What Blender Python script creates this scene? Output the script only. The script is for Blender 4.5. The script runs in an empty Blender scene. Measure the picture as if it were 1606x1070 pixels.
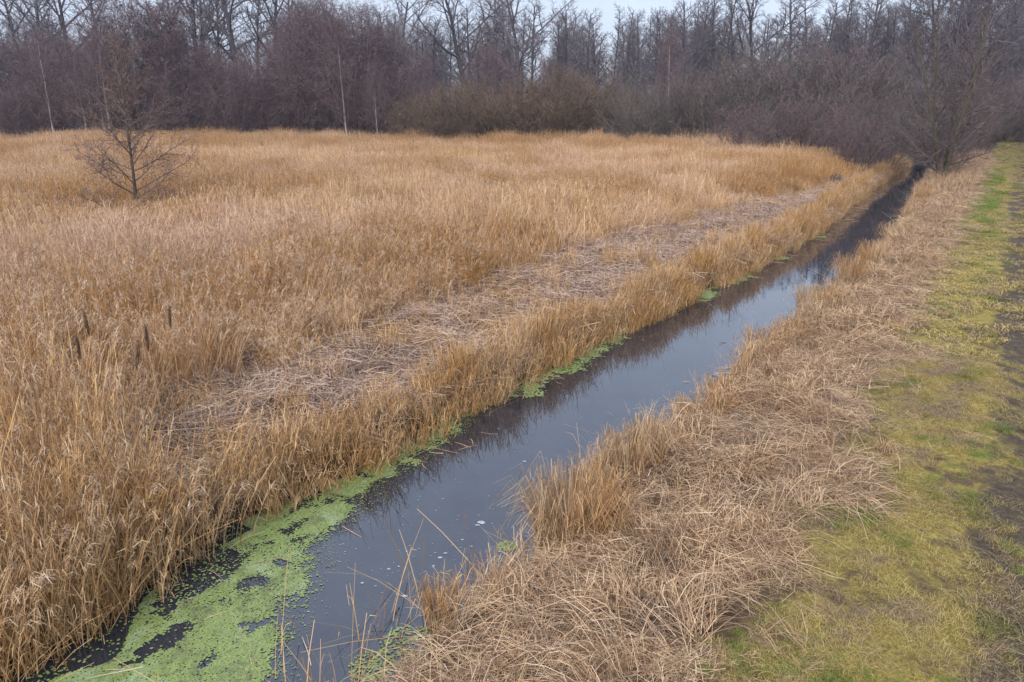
import bpy, math, random
import numpy as np

random.seed(7)
rng = np.random.default_rng(7)
scene = bpy.context.scene
COL = scene.collection

# ------------------------------------------------------------------ camera geometry
CAM_H, FPX = 4.5, 1213.0
PITCH = math.atan(360 / FPX)
YAW = math.radians(32.11)
SY, CY = math.sin(YAW), math.cos(YAW)


def ray(x, y):
    a, b = (x - 803) / FPX, (535 - y) / FPX
    return a, math.cos(PITCH) + b * math.sin(PITCH), -math.sin(PITCH) + b * math.cos(PITCH)


def on_z(x, y, z):
    r = ray(x, y)
    k = (z - CAM_H) / r[2]
    return r[0] * k, r[1] * k


def at_depth(x, y, D):
    r = ray(x, y)
    k = D / r[1]
    return r[0] * k, D, CAM_H + r[2] * k


def to_st(X, Y):
    return X * SY + Y * CY, X * CY - Y * SY


def to_xy(s, t):
    return s * SY + t * CY, s * CY - t * SY


def px_st(x, y, z):
    return to_st(*on_z(x, y, z))


# ------------------------------------------------------------------ noise
def vnoise(x, y, seed=0):
    x = np.asarray(x, float)
    y = np.asarray(y, float)
    xi, yi = np.floor(x).astype(np.int64), np.floor(y).astype(np.int64)
    fx, fy = x - xi, y - yi
    fx, fy = fx * fx * (3 - 2 * fx), fy * fy * (3 - 2 * fy)

    def h(a, b):
        n = (a * 374761393 + b * 668265263 + seed * 982451653) & 0x7FFFFFFF
        n = ((n ^ (n >> 13)) * 1274126177) & 0x7FFFFFFF
        n = ((n ^ (n >> 16)) * 1103515245 + 12345) & 0x7FFFFFFF
        return (n >> 8) / float(0x7FFFFF)
    a = h(xi, yi) * (1 - fx) + h(xi + 1, yi) * fx
    b = h(xi, yi + 1) * (1 - fx) + h(xi + 1, yi + 1) * fx
    return a * (1 - fy) + b * fy


def fbm(x, y, seed=0, o=3):
    r, a, n = 0, .5, 0
    for k in range(o):
        r = r + a * vnoise(np.asarray(x) * 2 ** k, np.asarray(y) * 2 ** k, seed + k)
        n += a
        a *= .5
    return r / n


def sstep(a, b, x):
    q = np.clip((np.asarray(x, float) - a) / (b - a), 0, 1)
    return q * q * (3 - 2 * q)


# ------------------------------------------------------------------ the lie of the land (s along the ditch, t across it)
def ditch_off(s):
    return -0.75 * sstep(30, 62, s)


def left_edge(s):
    s = np.asarray(s, float)
    return np.interp(s, [2.6, 4, 11, 15, 20, 30, 40, 64, 82, 130], [-6.35, -6.5, -6.45, -6.25, -6.0, -5.7, -6.2, -7.1, -7.1, -7.2]) + .16 * (fbm(s * .55, 0 * s, 3) - .5) + .18 * (vnoise(s * 1.7, 0 * s, 5) - .5)


def right_edge(s):
    s = np.asarray(s, float)
    return np.interp(s, [2, 4, 6.4, 7.4, 8.5, 10.3, 12.3, 15.2, 19, 28, 38, 62, 82, 130], [-3.75, -3.68, -3.45, -3.95, -3.9, -3.4, -3.65, -3.35, -3.4, -3.1, -3.65, -4.7, -4.8, -5.0]) + .16 * (vnoise(s * 1.3, 0 * s, 15) - .5) + .12 * (vnoise(s * 3.1, 0 * s, 16) - .5)


def ground_z(s, t):
    s, t = np.asarray(s, float), np.asarray(t, float)
    L, R = left_edge(s), right_edge(s)
    z_left = .34 + .22 * (fbm(s * 1.0, t * 1.0, 25) - .5) + .10 * (fbm(s * .35, t * .35, 21) - .5) + .10 * (vnoise(s * 1.9, t * 1.9, 23) - .5)
    z_right = .30 + (.72 - .30) * sstep(R + .2, -1.2, t) + .30 * (fbm(s * 1.3, t * 1.3, 31) - .5) * sstep(-.8, -1.8, t) + .03 * (vnoise(s * 2, t * 2, 35) - .5)
    rut = np.exp(-((t - .72) / .24) ** 2) + np.exp(-((t - 2.1) / .26) ** 2)
    z_right = z_right - .07 * rut * (.6 + .8 * vnoise(s * .5, t * 0, 37))
    z_bed = -.5
    a = sstep(L + .05, L - .42, t)
    b = sstep(R - .05, R + .45, t)
    return z_bed + (z_left - z_bed) * a + (z_right - z_bed) * b


def gz_xy(X, Y):
    s, t = to_st(np.asarray(X, float), np.asarray(Y, float))
    return ground_z(s, t)


UP_S = [-5, 4.3, 5.2, 7.4, 10.8, 16, 24, 38, 47, 60, 75, 200]
UP_T = [-7.2, -7.7, -8.9, -9.6, -10.1, -10.6, -10.4, -9.8, -8.6, -8.0, -7.9, -7.9]


def reed_edge(s):       # where the standing reed bed ends and the trampled strip begins
    return np.interp(s, UP_S, UP_T)


BD = [at_depth(x, y, 100)[0:1] + (on_z(x, y, z)) for x, y, z in ()]
BPX = [(-400, 215, 2.2), (0, 211, 2.2), (300, 208, 2.2), (700, 205, 2.2), (900, 206, 2.2), (1000, 211, 2.2), (1200, 222, 2.1), (1320, 236, 2.0), (1385, 252, 1.8)]
BXY = [on_z(*q) for q in BPX]
B_ANG = [X / Y for X, Y in BXY]
B_D = [Y for X, Y in BXY]


def field_far(X, Y):    # forward distance of the back edge of the reeds
    return np.interp(X / np.maximum(Y, .1), B_ANG, B_D)


# ------------------------------------------------------------------ tagging
def tag(o, label=None, cat=None, group=None, kind=None):
    if label:
        o['label'] = label
    if cat:
        o['category'] = cat
    if group:
        o['group'] = group
    if kind:
        o['kind'] = kind
    return o


class MB:
    """collects ribbons, tubes and polygons for one mesh"""

    def __init__(self):
        self.v, self.f, self.t, self.m = [], [], [], []

    def ribbon(self, pts, w0, w1, side, tint=.5, mi=0):
        b = len(self.v)
        n = len(pts)
        sx, sy, sz = side
        for i, p in enumerate(pts):
            w = (w0 + (w1 - w0) * i / (n - 1)) * .5
            self.v.append((p[0] - sx * w, p[1] - sy * w, p[2] - sz * w))
            self.v.append((p[0] + sx * w, p[1] + sy * w, p[2] + sz * w))
            self.t += (tint, tint)
        for i in range(n - 1):
            k = b + 2 * i
            self.f.append((k, k + 1, k + 3, k + 2))
            self.m.append(mi)

    def tube(self, pts, radii, n=5, tint=.5, mi=0):
        b = len(self.v)
        for i, p in enumerate(pts):
            q = pts[min(i + 1, len(pts) - 1)]
            o = pts[max(i - 1, 0)]
            d = (q[0] - o[0], q[1] - o[1], q[2] - o[2])
            u, w = frame(d)
            for k in range(n):
                a = 2 * math.pi * k / n
                c, s_ = math.cos(a) * radii[i], math.sin(a) * radii[i]
                self.v.append((p[0] + u[0] * c + w[0] * s_, p[1] + u[1] * c + w[1] * s_, p[2] + u[2] * c + w[2] * s_))
                self.t.append(tint)
        for i in range(len(pts) - 1):
            for k in range(n):
                k2 = (k + 1) % n
                self.f.append((b + i * n + k, b + i * n + k2, b + (i + 1) * n + k2, b + (i + 1) * n + k))
                self.m.append(mi)

    def poly(self, pts, tint=.5, mi=0):
        b = len(self.v)
        self.v += pts
        self.t += [tint] * len(pts)
        self.f.append(tuple(range(b, b + len(pts))))
        self.m.append(mi)

    def mesh(self, name, mats, smooth=False):
        me = bpy.data.meshes.new(name)
        me.from_pydata(self.v, [], self.f)
        at = me.attributes.new('tint', 'FLOAT', 'POINT')
        at.data.foreach_set('value', np.array(self.t, np.float32))
        for m in mats:
            me.materials.append(m)
        if len(mats) > 1:
            me.polygons.foreach_set('material_index', self.m)
        if smooth:
            me.polygons.foreach_set('use_smooth', [True] * len(self.f))
        me.update()
        return me


def norm(d):
    l = math.sqrt(d[0] * d[0] + d[1] * d[1] + d[2] * d[2]) or 1e-9
    return d[0] / l, d[1] / l, d[2] / l


def cross(a, b):
    return a[1] * b[2] - a[2] * b[1], a[2] * b[0] - a[0] * b[2], a[0] * b[1] - a[1] * b[0]


def frame(d):
    d = norm(d)
    h = (1, 0, 0) if abs(d[0]) < .8 else (0, 1, 0)
    u = norm(cross(d, h))
    return u, cross(d, u)


def obj(name, me, parent=None):
    o = bpy.data.objects.new(name, me)
    COL.objects.link(o)
    if parent:
        o.parent = parent
    return o


# ------------------------------------------------------------------ materials
def new_mat(name):
    m = bpy.data.materials.new(name)
    m.use_nodes = True
    nt = m.node_tree
    nt.nodes.clear()
    out = nt.nodes.new('ShaderNodeOutputMaterial')
    return m, nt, out


def node(nt, typ, **kw):
    n = nt.nodes.new(typ)
    for k, v in kw.items():
        setattr(n, k, v)
    return n


def ramp(nt, fac, stops):
    r = node(nt, 'ShaderNodeValToRGB')
    e = r.color_ramp.elements
    while len(e) < len(stops):
        e.new(.5)
    for i, (p, c) in enumerate(stops):
        e[i].position = p
        e[i].color = (*c, 1)
    nt.links.new(fac, r.inputs[0])
    return r.outputs[0]


def noise(nt, scale, detail=3, rough=.6, vec=None, dist=0):
    if vec is None:
        vec = node(nt, 'ShaderNodeNewGeometry').outputs['Position']
    n = node(nt, 'ShaderNodeTexNoise')
    n.inputs['Scale'].default_value = scale
    n.inputs['Detail'].default_value = detail
    n.inputs['Roughness'].default_value = rough
    n.inputs['Distortion'].default_value = dist
    nt.links.new(vec, n.inputs['Vector'])
    return n.outputs['Fac']


def mix(nt, fac, a, b, blend='MIX'):
    m = node(nt, 'ShaderNodeMix', data_type='RGBA', blend_type=blend)
    for s_, v in ((0, fac), (6, a), (7, b)):
        if isinstance(v, (int, float)):
            m.inputs[s_].default_value = v
        elif isinstance(v, tuple):
            m.inputs[s_].default_value = (*v, 1)
        else:
            nt.links.new(v, m.inputs[s_])
    return m.outputs[2]


def maprange(nt, v, a, b, c=0, d=1):
    m = node(nt, 'ShaderNodeMapRange')
    m.inputs[1].default_value, m.inputs[2].default_value = a, b
    m.inputs[3].default_value, m.inputs[4].default_value = c, d
    nt.links.new(v, m.inputs[0])
    return m.outputs[0]


def fibre_mat(name, stops, alt=None, scale=.25, lo=.42, hi=.6, trans=.10, rough=.7, alt2=None, scale2=1.3, spec=.25, rng2=(.5, .72)):
    """dry plant fibre: own tint per stalk, drifting in patches across the place"""
    m, nt, out = new_mat(name)
    a = node(nt, 'ShaderNodeAttribute', attribute_name='tint').outputs['Fac']
    c = ramp(nt, a, stops)
    if alt:
        c = mix(nt, maprange(nt, noise(nt, scale), lo, hi), c, ramp(nt, a, alt))
    if alt2:
        c = mix(nt, maprange(nt, noise(nt, scale2, 4), *rng2), c, ramp(nt, a, alt2))
    p = node(nt, 'ShaderNodeBsdfPrincipled')
    p.inputs['Roughness'].default_value = rough
    p.inputs['Specular IOR Level'].default_value = spec
    nt.links.new(c, p.inputs['Base Color'])
    if trans:
        tr = node(nt, 'ShaderNodeBsdfTranslucent')
        nt.links.new(c, tr.inputs[0])
        mx = node(nt, 'ShaderNodeMixShader')
        mx.inputs[0].default_value = trans
        nt.links.new(p.outputs[0], mx.inputs[1])
        nt.links.new(tr.outputs[0], mx.inputs[2])
        nt.links.new(mx.outputs[0], out.inputs[0])
    else:
        nt.links.new(p.outputs[0], out.inputs[0])
    return m


M = {}
M['reed'] = fibre_mat('dry_reed', [(0, (.24, .12, .045)), (.4, (.56, .325, .14)), (.8, (.75, .495, .265)), (1, (.86, .64, .41))],
                      [(0, (.30, .155, .09)), (.5, (.63, .385, .24)), (1, (.84, .61, .43))], .16, .45, .56,
                      alt2=[(0, (.19, .09, .028)), (.5, (.43, .22, .07)), (1, (.60, .35, .14))], scale2=.085, rng2=(.46, .54))
M['plume'] = fibre_mat('reed_plume', [(0, (.11, .065, .042)), (.35, (.46, .31, .20)), (1, (.70, .53, .37))])  # darkest tint paints in the small shadow flecks among the seed heads
M['fringe'] = fibre_mat('bank_reed', [(0, (.20, .09, .028)), (.5, (.46, .25, .09)), (1, (.66, .44, .21))],
                        [(0, (.24, .13, .06)), (.5, (.52, .33, .16)), (1, (.70, .50, .30))], .8, trans=.08)
M['litter'] = fibre_mat('trampled_litter', [(0, (.06, .035, .025)), (.2, (.15, .095, .07)), (.45, (.36, .235, .17)), (.8, (.54, .385, .285)), (1, (.68, .52, .41))],
                        [(0, (.19, .105, .05)), (.5, (.48, .30, .155)), (1, (.68, .49, .29))], .7, .5, .68, trans=.1)
M['hay'] = fibre_mat('matted_straw', [(0, (.07, .038, .02)), (.2, (.17, .10, .055)), (.42, (.48, .295, .155)), (.75, (.67, .46, .27)), (1, (.80, .60, .40))],  # low tints very dark: shadow between strands painted into the colour
                     [(0, (.17, .085, .04)), (.5, (.45, .285, .155)), (1, (.68, .49, .31))], .6, .46, .60, trans=.15, alt2=[(0, (.05, .03, .02)), (.5, (.21, .13, .085)), (1, (.50, .35, .25))], scale2=2.4)
M['tussock'] = fibre_mat('tussock_straw', [(0, (.17, .08, .03)), (.5, (.42, .225, .09)), (1, (.62, .41, .21))], [(0, (.18, .11, .065)), (.5, (.44, .30, .17)), (1, (.64, .48, .31))], .9)
M['dark_plume'] = fibre_mat('dark_seed_head', [(0, (.07, .042, .028)), (1, (.26, .165, .105))], trans=0)
M['heap'] = fibre_mat('rotting_stems', [(0, (.05, .04, .04)), (1, (.19, .15, .14))], trans=0)
M['grass'] = fibre_mat('verge_grass', [(0, (.13, .10, .028)), (.45, (.45, .34, .09)), (.8, (.60, .455, .16)), (1, (.64, .50, .27))],
                       [(0, (.10, .10, .022)), (.6, (.255, .235, .055)), (1, (.44, .37, .11))], 1.1, .52, .64, alt2=[(0, (.11, .075, .045)), (.5, (.34, .235, .13)), (1, (.58, .44, .28))], scale2=1.7, rng2=(.47, .63), trans=.25)
M['green_grass'] = fibre_mat('fresh_grass', [(0, (.08, .12, .018)), (.6, (.20, .26, .045)), (1, (.34, .37, .09))], trans=.25)


def bark_mat(name, dark, light, scale=6, rough=.85):
    m, nt, out = new_mat(name)
    a = node(nt, 'ShaderNodeAttribute', attribute_name='tint').outputs['Fac']
    tc = node(nt, 'ShaderNodeTexCoord').outputs['Object']
    mp = node(nt, 'ShaderNodeMapping')
    mp.inputs['Scale'].default_value = (1, 1, .35)
    nt.links.new(tc, mp.inputs[0])
    n = noise(nt, scale, 5, .7, mp.outputs[0])
    k = mix(nt, .68, n, a)
    c = ramp(nt, k, [(.26, dark), (.60, light), (.85, tuple(min(.8, q * 1.9) for q in light))])
    p = node(nt, 'ShaderNodeBsdfPrincipled')
    p.inputs['Roughness'].default_value = rough
    p.inputs['Specular IOR Level'].default_value = .2
    nt.links.new(c, p.inputs['Base Color'])
    nt.links.new(p.outputs[0], out.inputs[0])
    return m


M['alder_bark'] = bark_mat('alder_bark', (.028, .024, .027), (.085, .073, .078))
M['alder_twig'] = bark_mat('alder_twigs', (.055, .046, .052), (.15, .125, .138))
M['birch_bark'] = bark_mat('birch_bark', (.17, .14, .13), (.46, .41, .38), 4)
M['birch_twig'] = bark_mat('birch_twigs', (.062, .041, .043), (.17, .115, .118))
M['willow_bark'] = bark_mat('willow_bark', (.07, .05, .035), (.17, .125, .085))
M['willow_twig'] = bark_mat('willow_twigs', (.062, .043, .031), (.16, .108, .07))
M['olive_twig'] = bark_mat('thorn_twigs', (.058, .05, .045), (.155, .132, .115))
M['moss_bark'] = bark_mat('mossy_bark', (.035, .03, .022), (.115, .105, .06), 9)
M['lone_bark'] = bark_mat('sapling_bark', (.035, .027, .024), (.10, .08, .07), 12)
M['lone_twig'] = bark_mat('sapling_twigs', (.075, .05, .043), (.19, .132, .112))
M['red_twig'] = bark_mat('young_alder_twigs', (.045, .035, .033), (.13, .10, .092))


def ground_mat():
    m, nt, out = new_mat('ground_soil')
    z = node(nt, 'ShaderNodeAttribute', attribute_name='zone').outputs['Vector']
    sp = node(nt, 'ShaderNodeSeparateXYZ')
    nt.links.new(z, sp.inputs[0])
    straw = ramp(nt, noise(nt, 9, 6, .75), [(.3, (.035, .022, .014)), (.52, (.10, .065, .04)), (.75, (.24, .16, .09))])  # soil colour darkened to paint in shade in the gaps between stems
    moss = ramp(nt, noise(nt, 30, 6, .75), [(.28, (.065, .052, .018)), (.5, (.30, .23, .06)), (.62, (.41, .31, .09)), (.8, (.56, .44, .18))])
    green = ramp(nt, noise(nt, 34, 5, .7), [(.3, (.05, .07, .012)), (.55, (.13, .165, .03)), (.8, (.22, .23, .06))])
    moss = mix(nt, maprange(nt, noise(nt, 1.1, 4, .65), .52, .64), moss, green)
    moss = mix(nt, maprange(nt, noise(nt, 2.3, 5, .7), .47, .60), moss, ramp(nt, noise(nt, 40, 4, .8), [(.3, (.05, .035, .02)), (.7, (.21, .145, .08))]))
    mud = ramp(nt, noise(nt, 14, 7, .7), [(.3, (.04, .029, .02)), (.6, (.125, .094, .065)), (.8, (.23, .18, .13))])
    c = mix(nt, sp.outputs[0], straw, moss)
    nn = noise(nt, 5, 6, .75)
    ad = node(nt, 'ShaderNodeMath', operation='ADD')
    nt.links.new(sp.outputs[1], ad.inputs[0])
    nt.links.new(nn, ad.inputs[1])
    c = mix(nt, maprange(nt, ad.outputs[0], .95, 1.12), c, mud)
    wet = mix(nt, sp.outputs[2], c, (.018, .015, .012))
    p = node(nt, 'ShaderNodeBsdfPrincipled')
    p.inputs['Roughness'].default_value = .9
    p.inputs['Specular IOR Level'].default_value = .1
    nt.links.new(wet, p.inputs['Base Color'])
    bp = node(nt, 'ShaderNodeBump')
    bp.inputs['Strength'].default_value = .9
    bp.inputs['Distance'].default_value = .03
    nt.links.new(noise(nt, 45, 5, .8), bp.inputs['Height'])
    nt.links.new(bp.outputs[0], p.inputs['Normal'])
    nt.links.new(p.outputs[0], out.inputs[0])
    return m


def mud_mat():
    m, nt, out = new_mat('track_mud')
    c = ramp(nt, noise(nt, 8, 7, .72), [(.3, (.045, .033, .023)), (.52, (.135, .10, .07)), (.75, (.26, .205, .15))])
    c = mix(nt, maprange(nt, noise(nt, 3.2, 6, .75), .5, .6), c, (.14, .115, .04))
    p = node(nt, 'ShaderNodeBsdfPrincipled')
    nt.links.new(c, p.inputs['Base Color'])
    p.inputs['Specular IOR Level'].default_value = .18
    nt.links.new(maprange(nt, noise(nt, 1.1, 3), .4, .6, .5, .95), p.inputs['Roughness'])
    bp = node(nt, 'ShaderNodeBump')
    bp.inputs['Strength'].default_value = .9
    bp.inputs['Distance'].default_value = .03
    nt.links.new(noise(nt, 30, 6, .75), bp.inputs['Height'])
    nt.links.new(bp.outputs[0], p.inputs['Normal'])
    nt.links.new(p.outputs[0], out.inputs[0])
    return m


def water_mat():
    m, nt, out = new_mat('ditch_water')
    p = node(nt, 'ShaderNodeBsdfPrincipled')
    c = ramp(nt, noise(nt, 1.4, 5, .7), [(.35, (.012, .015, .022)), (.7, (.026, .030, .038))])
    nt.links.new(c, p.inputs['Base Color'])
    p.inputs['Roughness'].default_value = .01
    p.inputs['IOR'].default_value = 1.75
    bp = node(nt, 'ShaderNodeBump')
    bp.inputs['Strength'].default_value = .035
    bp.inputs['Distance'].default_value = .02
    nt.links.new(noise(nt, 5, 2, .5), bp.inputs['Height'])
    nt.links.new(bp.outputs[0], p.inputs['Normal'])
    nt.links.new(p.outputs[0], out.inputs[0])
    return m


def plain_mat(name, stops, scale, rough, spec=.4):
    m, nt, out = new_mat(name)
    p = node(nt, 'ShaderNodeBsdfPrincipled')
    nt.links.new(ramp(nt, noise(nt, scale, 6, .75), stops), p.inputs['Base Color'])
    p.inputs['Roughness'].default_value = rough
    p.inputs['Specular IOR Level'].default_value = spec
    nt.links.new(p.outputs[0], out.inputs[0])
    return m


M['ground'] = ground_mat()
M['mud'] = mud_mat()
M['water'] = water_mat()
def duckweed_mat():
    m, nt, out = new_mat('duckweed')
    c = ramp(nt, noise(nt, 55, 4, .8), [(.3, (.08, .105, .028)), (.5, (.20, .255, .07)), (.7, (.30, .355, .12))])
    c = mix(nt, maprange(nt, noise(nt, 3.5, 5, .7, None, 1.5), .5, .68), c, ramp(nt, noise(nt, 70, 3, .8), [(.35, (.045, .05, .022)), (.65, (.17, .19, .075))]))
    c = mix(nt, maprange(nt, noise(nt, 1.7, 4, .7, None, 1), .52, .68), c, ramp(nt, noise(nt, 60, 3, .8), [(.35, (.16, .22, .09)), (.65, (.36, .42, .22))]))
    p = node(nt, 'ShaderNodeBsdfPrincipled')
    nt.links.new(c, p.inputs['Base Color'])
    p.inputs['Roughness'].default_value = .55
    bp = node(nt, 'ShaderNodeBump')
    bp.inputs['Strength'].default_value = .6
    bp.inputs['Distance'].default_value = .006
    nt.links.new(noise(nt, 90, 3, .8), bp.inputs['Height'])
    nt.links.new(bp.outputs[0], p.inputs['Normal'])
    nt.links.new(p.outputs[0], out.inputs[0])
    return m


M['duckweed'] = duckweed_mat()
M['scum'] = plain_mat('duckweed', [(.25, (.05, .065, .02)), (.40, (.15, .20, .05)), (.6, (.235, .29, .08)), (.8, (.34, .37, .15))], 7, .6)
M['foam'] = plain_mat('foam', [(.3, (.20, .22, .24)), (.7, (.50, .52, .53))], 30, .6)
M['bank'] = M['ground']

# ------------------------------------------------------------------ ground sheet, water, track
def axis(*segs):
    r = []
    for a, b, d in segs:
        r += list(np.arange(a, b, d))
    r.append(segs[-1][1])
    return np.array(r)


def sheet(name, S, T, zf, mat, zone=None):
    ss, tt = np.meshgrid(S, T, indexing='ij')
    X, Y = to_xy(ss, tt)
    Z = zf(ss, tt)
    ns, nt_ = ss.shape
    V = np.stack([X, Y, Z], -1).reshape(-1, 3)
    i = np.arange(ns * nt_).reshape(ns, nt_)
    F = np.stack([i[:-1, :-1], i[1:, :-1], i[1:, 1:], i[:-1, 1:]], -1).reshape(-1, 4)[:, ::-1]
    me = bpy.data.meshes.new(name)
    me.from_pydata(V.tolist(), [], F.tolist())
    if zone is not None:
        a = me.attributes.new('zone', 'FLOAT_VECTOR', 'POINT')
        a.data.foreach_set('vector', zone(ss, tt).reshape(-1).astype(np.float32))
    me.materials.append(mat)
    me.polygons.foreach_set('use_smooth', [True] * len(F))
    me.update()
    return obj(name, me)


def zone(s, t):
    moss = sstep(-1.5, -.8, t + .7 * (fbm(s * 1.3, t * 1.3, 51) - .5)) * sstep(9, 6, t)
    mud = .78 * (np.exp(-((t - .72) / .62) ** 4) + np.exp(-((t - 2.1) / .4) ** 4)) * (.55 + .7 * fbm(s * .5, t * .3, 55)) * sstep(1.5, 6, s)
    wet = sstep(.10, -.02, ground_z(s, t))
    return np.stack([moss, mud, wet], -1)


S_AX = axis((-6, 14, .12), (14, 30, .25), (30, 80, .8), (80, 160, 4), (160, 900, 60))
T_AX = axis((-600, -100, 50), (-100, -20, 4), (-20, -10.5, .6), (-10.5, 3.5, .12), (3.5, 12, .8), (12, 60, 6), (60, 600, 60))
g = sheet('ground', S_AX, T_AX, ground_z, M['ground'], zone)
tag(g, 'peaty ground under the reeds, straw and mossy verge', None, None, 'structure')

w = sheet('water', axis((-6, 130, 4)), np.array([-7.9, -6.5, -5.2, -3.4]), lambda s, t: 0 * s, M['water'])
tag(w, 'still dark ditch water mirroring the pale sky', None, None, 'structure')

tr = sheet('path', axis((3, 20, .12), (20, 60, .4), (60, 170, 2)), axis((.46, 1.12, .06)), lambda s, t: ground_z(s, t) + .006 + .035 * (fbm(s * 5, t * 5, 77, 4) - .5) - .012 - .10 * np.abs((t - .79) / .33) ** 6 * (.3 + vnoise(s * 1.7, t * 2, 78)), M['mud'])
tag(tr, 'muddy wheel track along the grass verge', None, None, 'structure')
tr = sheet('path', axis((3, 20, .12), (20, 60, .4), (60, 170, 2)), axis((1.8, 2.42, .06)), lambda s, t: ground_z(s, t) + .006 + .035 * (fbm(s * 5, t * 5, 79, 4) - .5) - .012 - .10 * np.abs((t - 2.1) / .31) ** 6 * (.3 + vnoise(s * 1.7, t * 2, 80)), M['mud'])
tag(tr, 'muddy wheel track farther from the verge', None, None, 'structure')

# ------------------------------------------------------------------ plant clumps (source geometry for the uncountable masses)
U = random.uniform


def rside():
    a = U(0, 6.2832)
    return math.cos(a), math.sin(a), 0


def stalk(mb, x, y, h, lean, az, w, leaves, plume, tint, bend=.12, lw=.0068, detail=True):
    ca, sa = math.cos(az), math.sin(az)
    n = 4 if detail else 3
    pts = []
    for i in range(n):
        u = i / (n - 1)
        r = lean * h * u + bend * h * u * u
        pts.append((x + ca * r, y + sa * r, h * u * (1 - .25 * (lean + bend) * u)))
    mb.ribbon(pts, w, w * .55, rside(), tint)
    for _ in range(leaves):
        u = U(.2, .95)
        k = u * (n - 1)
        i = min(int(k), n - 2)
        q = [pts[i][j] + (pts[i + 1][j] - pts[i][j]) * (k - i) for j in range(3)]
        a = az + U(-1.8, 1.8)
        L = U(.18, .42)
        c, s_ = math.cos(a), math.sin(a)
        up = U(.7, 2.4)
        fl = U(.15, .5)
        m1 = (q[0] + c * L * .5 * fl, q[1] + s_ * L * .5 * fl, q[2] + L * .42 * up * .6)
        m2 = (q[0] + c * L * 1.1 * fl, q[1] + s_ * L * 1.1 * fl, q[2] + L * (.62 * up - U(0, .8)) * .65)
        sd = (-s_ * .8, c * .8, U(-.6, .6))
        mb.ribbon([q, m1, m2], lw, lw * .25, sd, min(1, max(0, tint + U(-.25, .3))))
    if plume:
        tip = pts[-1]
        pt = U(0, 1)
        for _ in range(plume):
            a = az + U(-.7, .7)
            L = U(.06, .14)
            c, s_ = math.cos(a), math.sin(a)
            u0 = U(-.16, .02)
            b = (tip[0] + ca * u0 * .3, tip[1] + sa * u0 * .3, tip[2] + u0)
            mb.ribbon([b, (b[0] + c * L * .45, b[1] + s_ * L * .45, b[2] + L * .5), (b[0] + c * L, b[1] + s_ * L, b[2] + L * U(-.3, .6))],
                      .007, .003, rside(), min(1, max(0, pt + U(-.3, .3))), 1)


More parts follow.
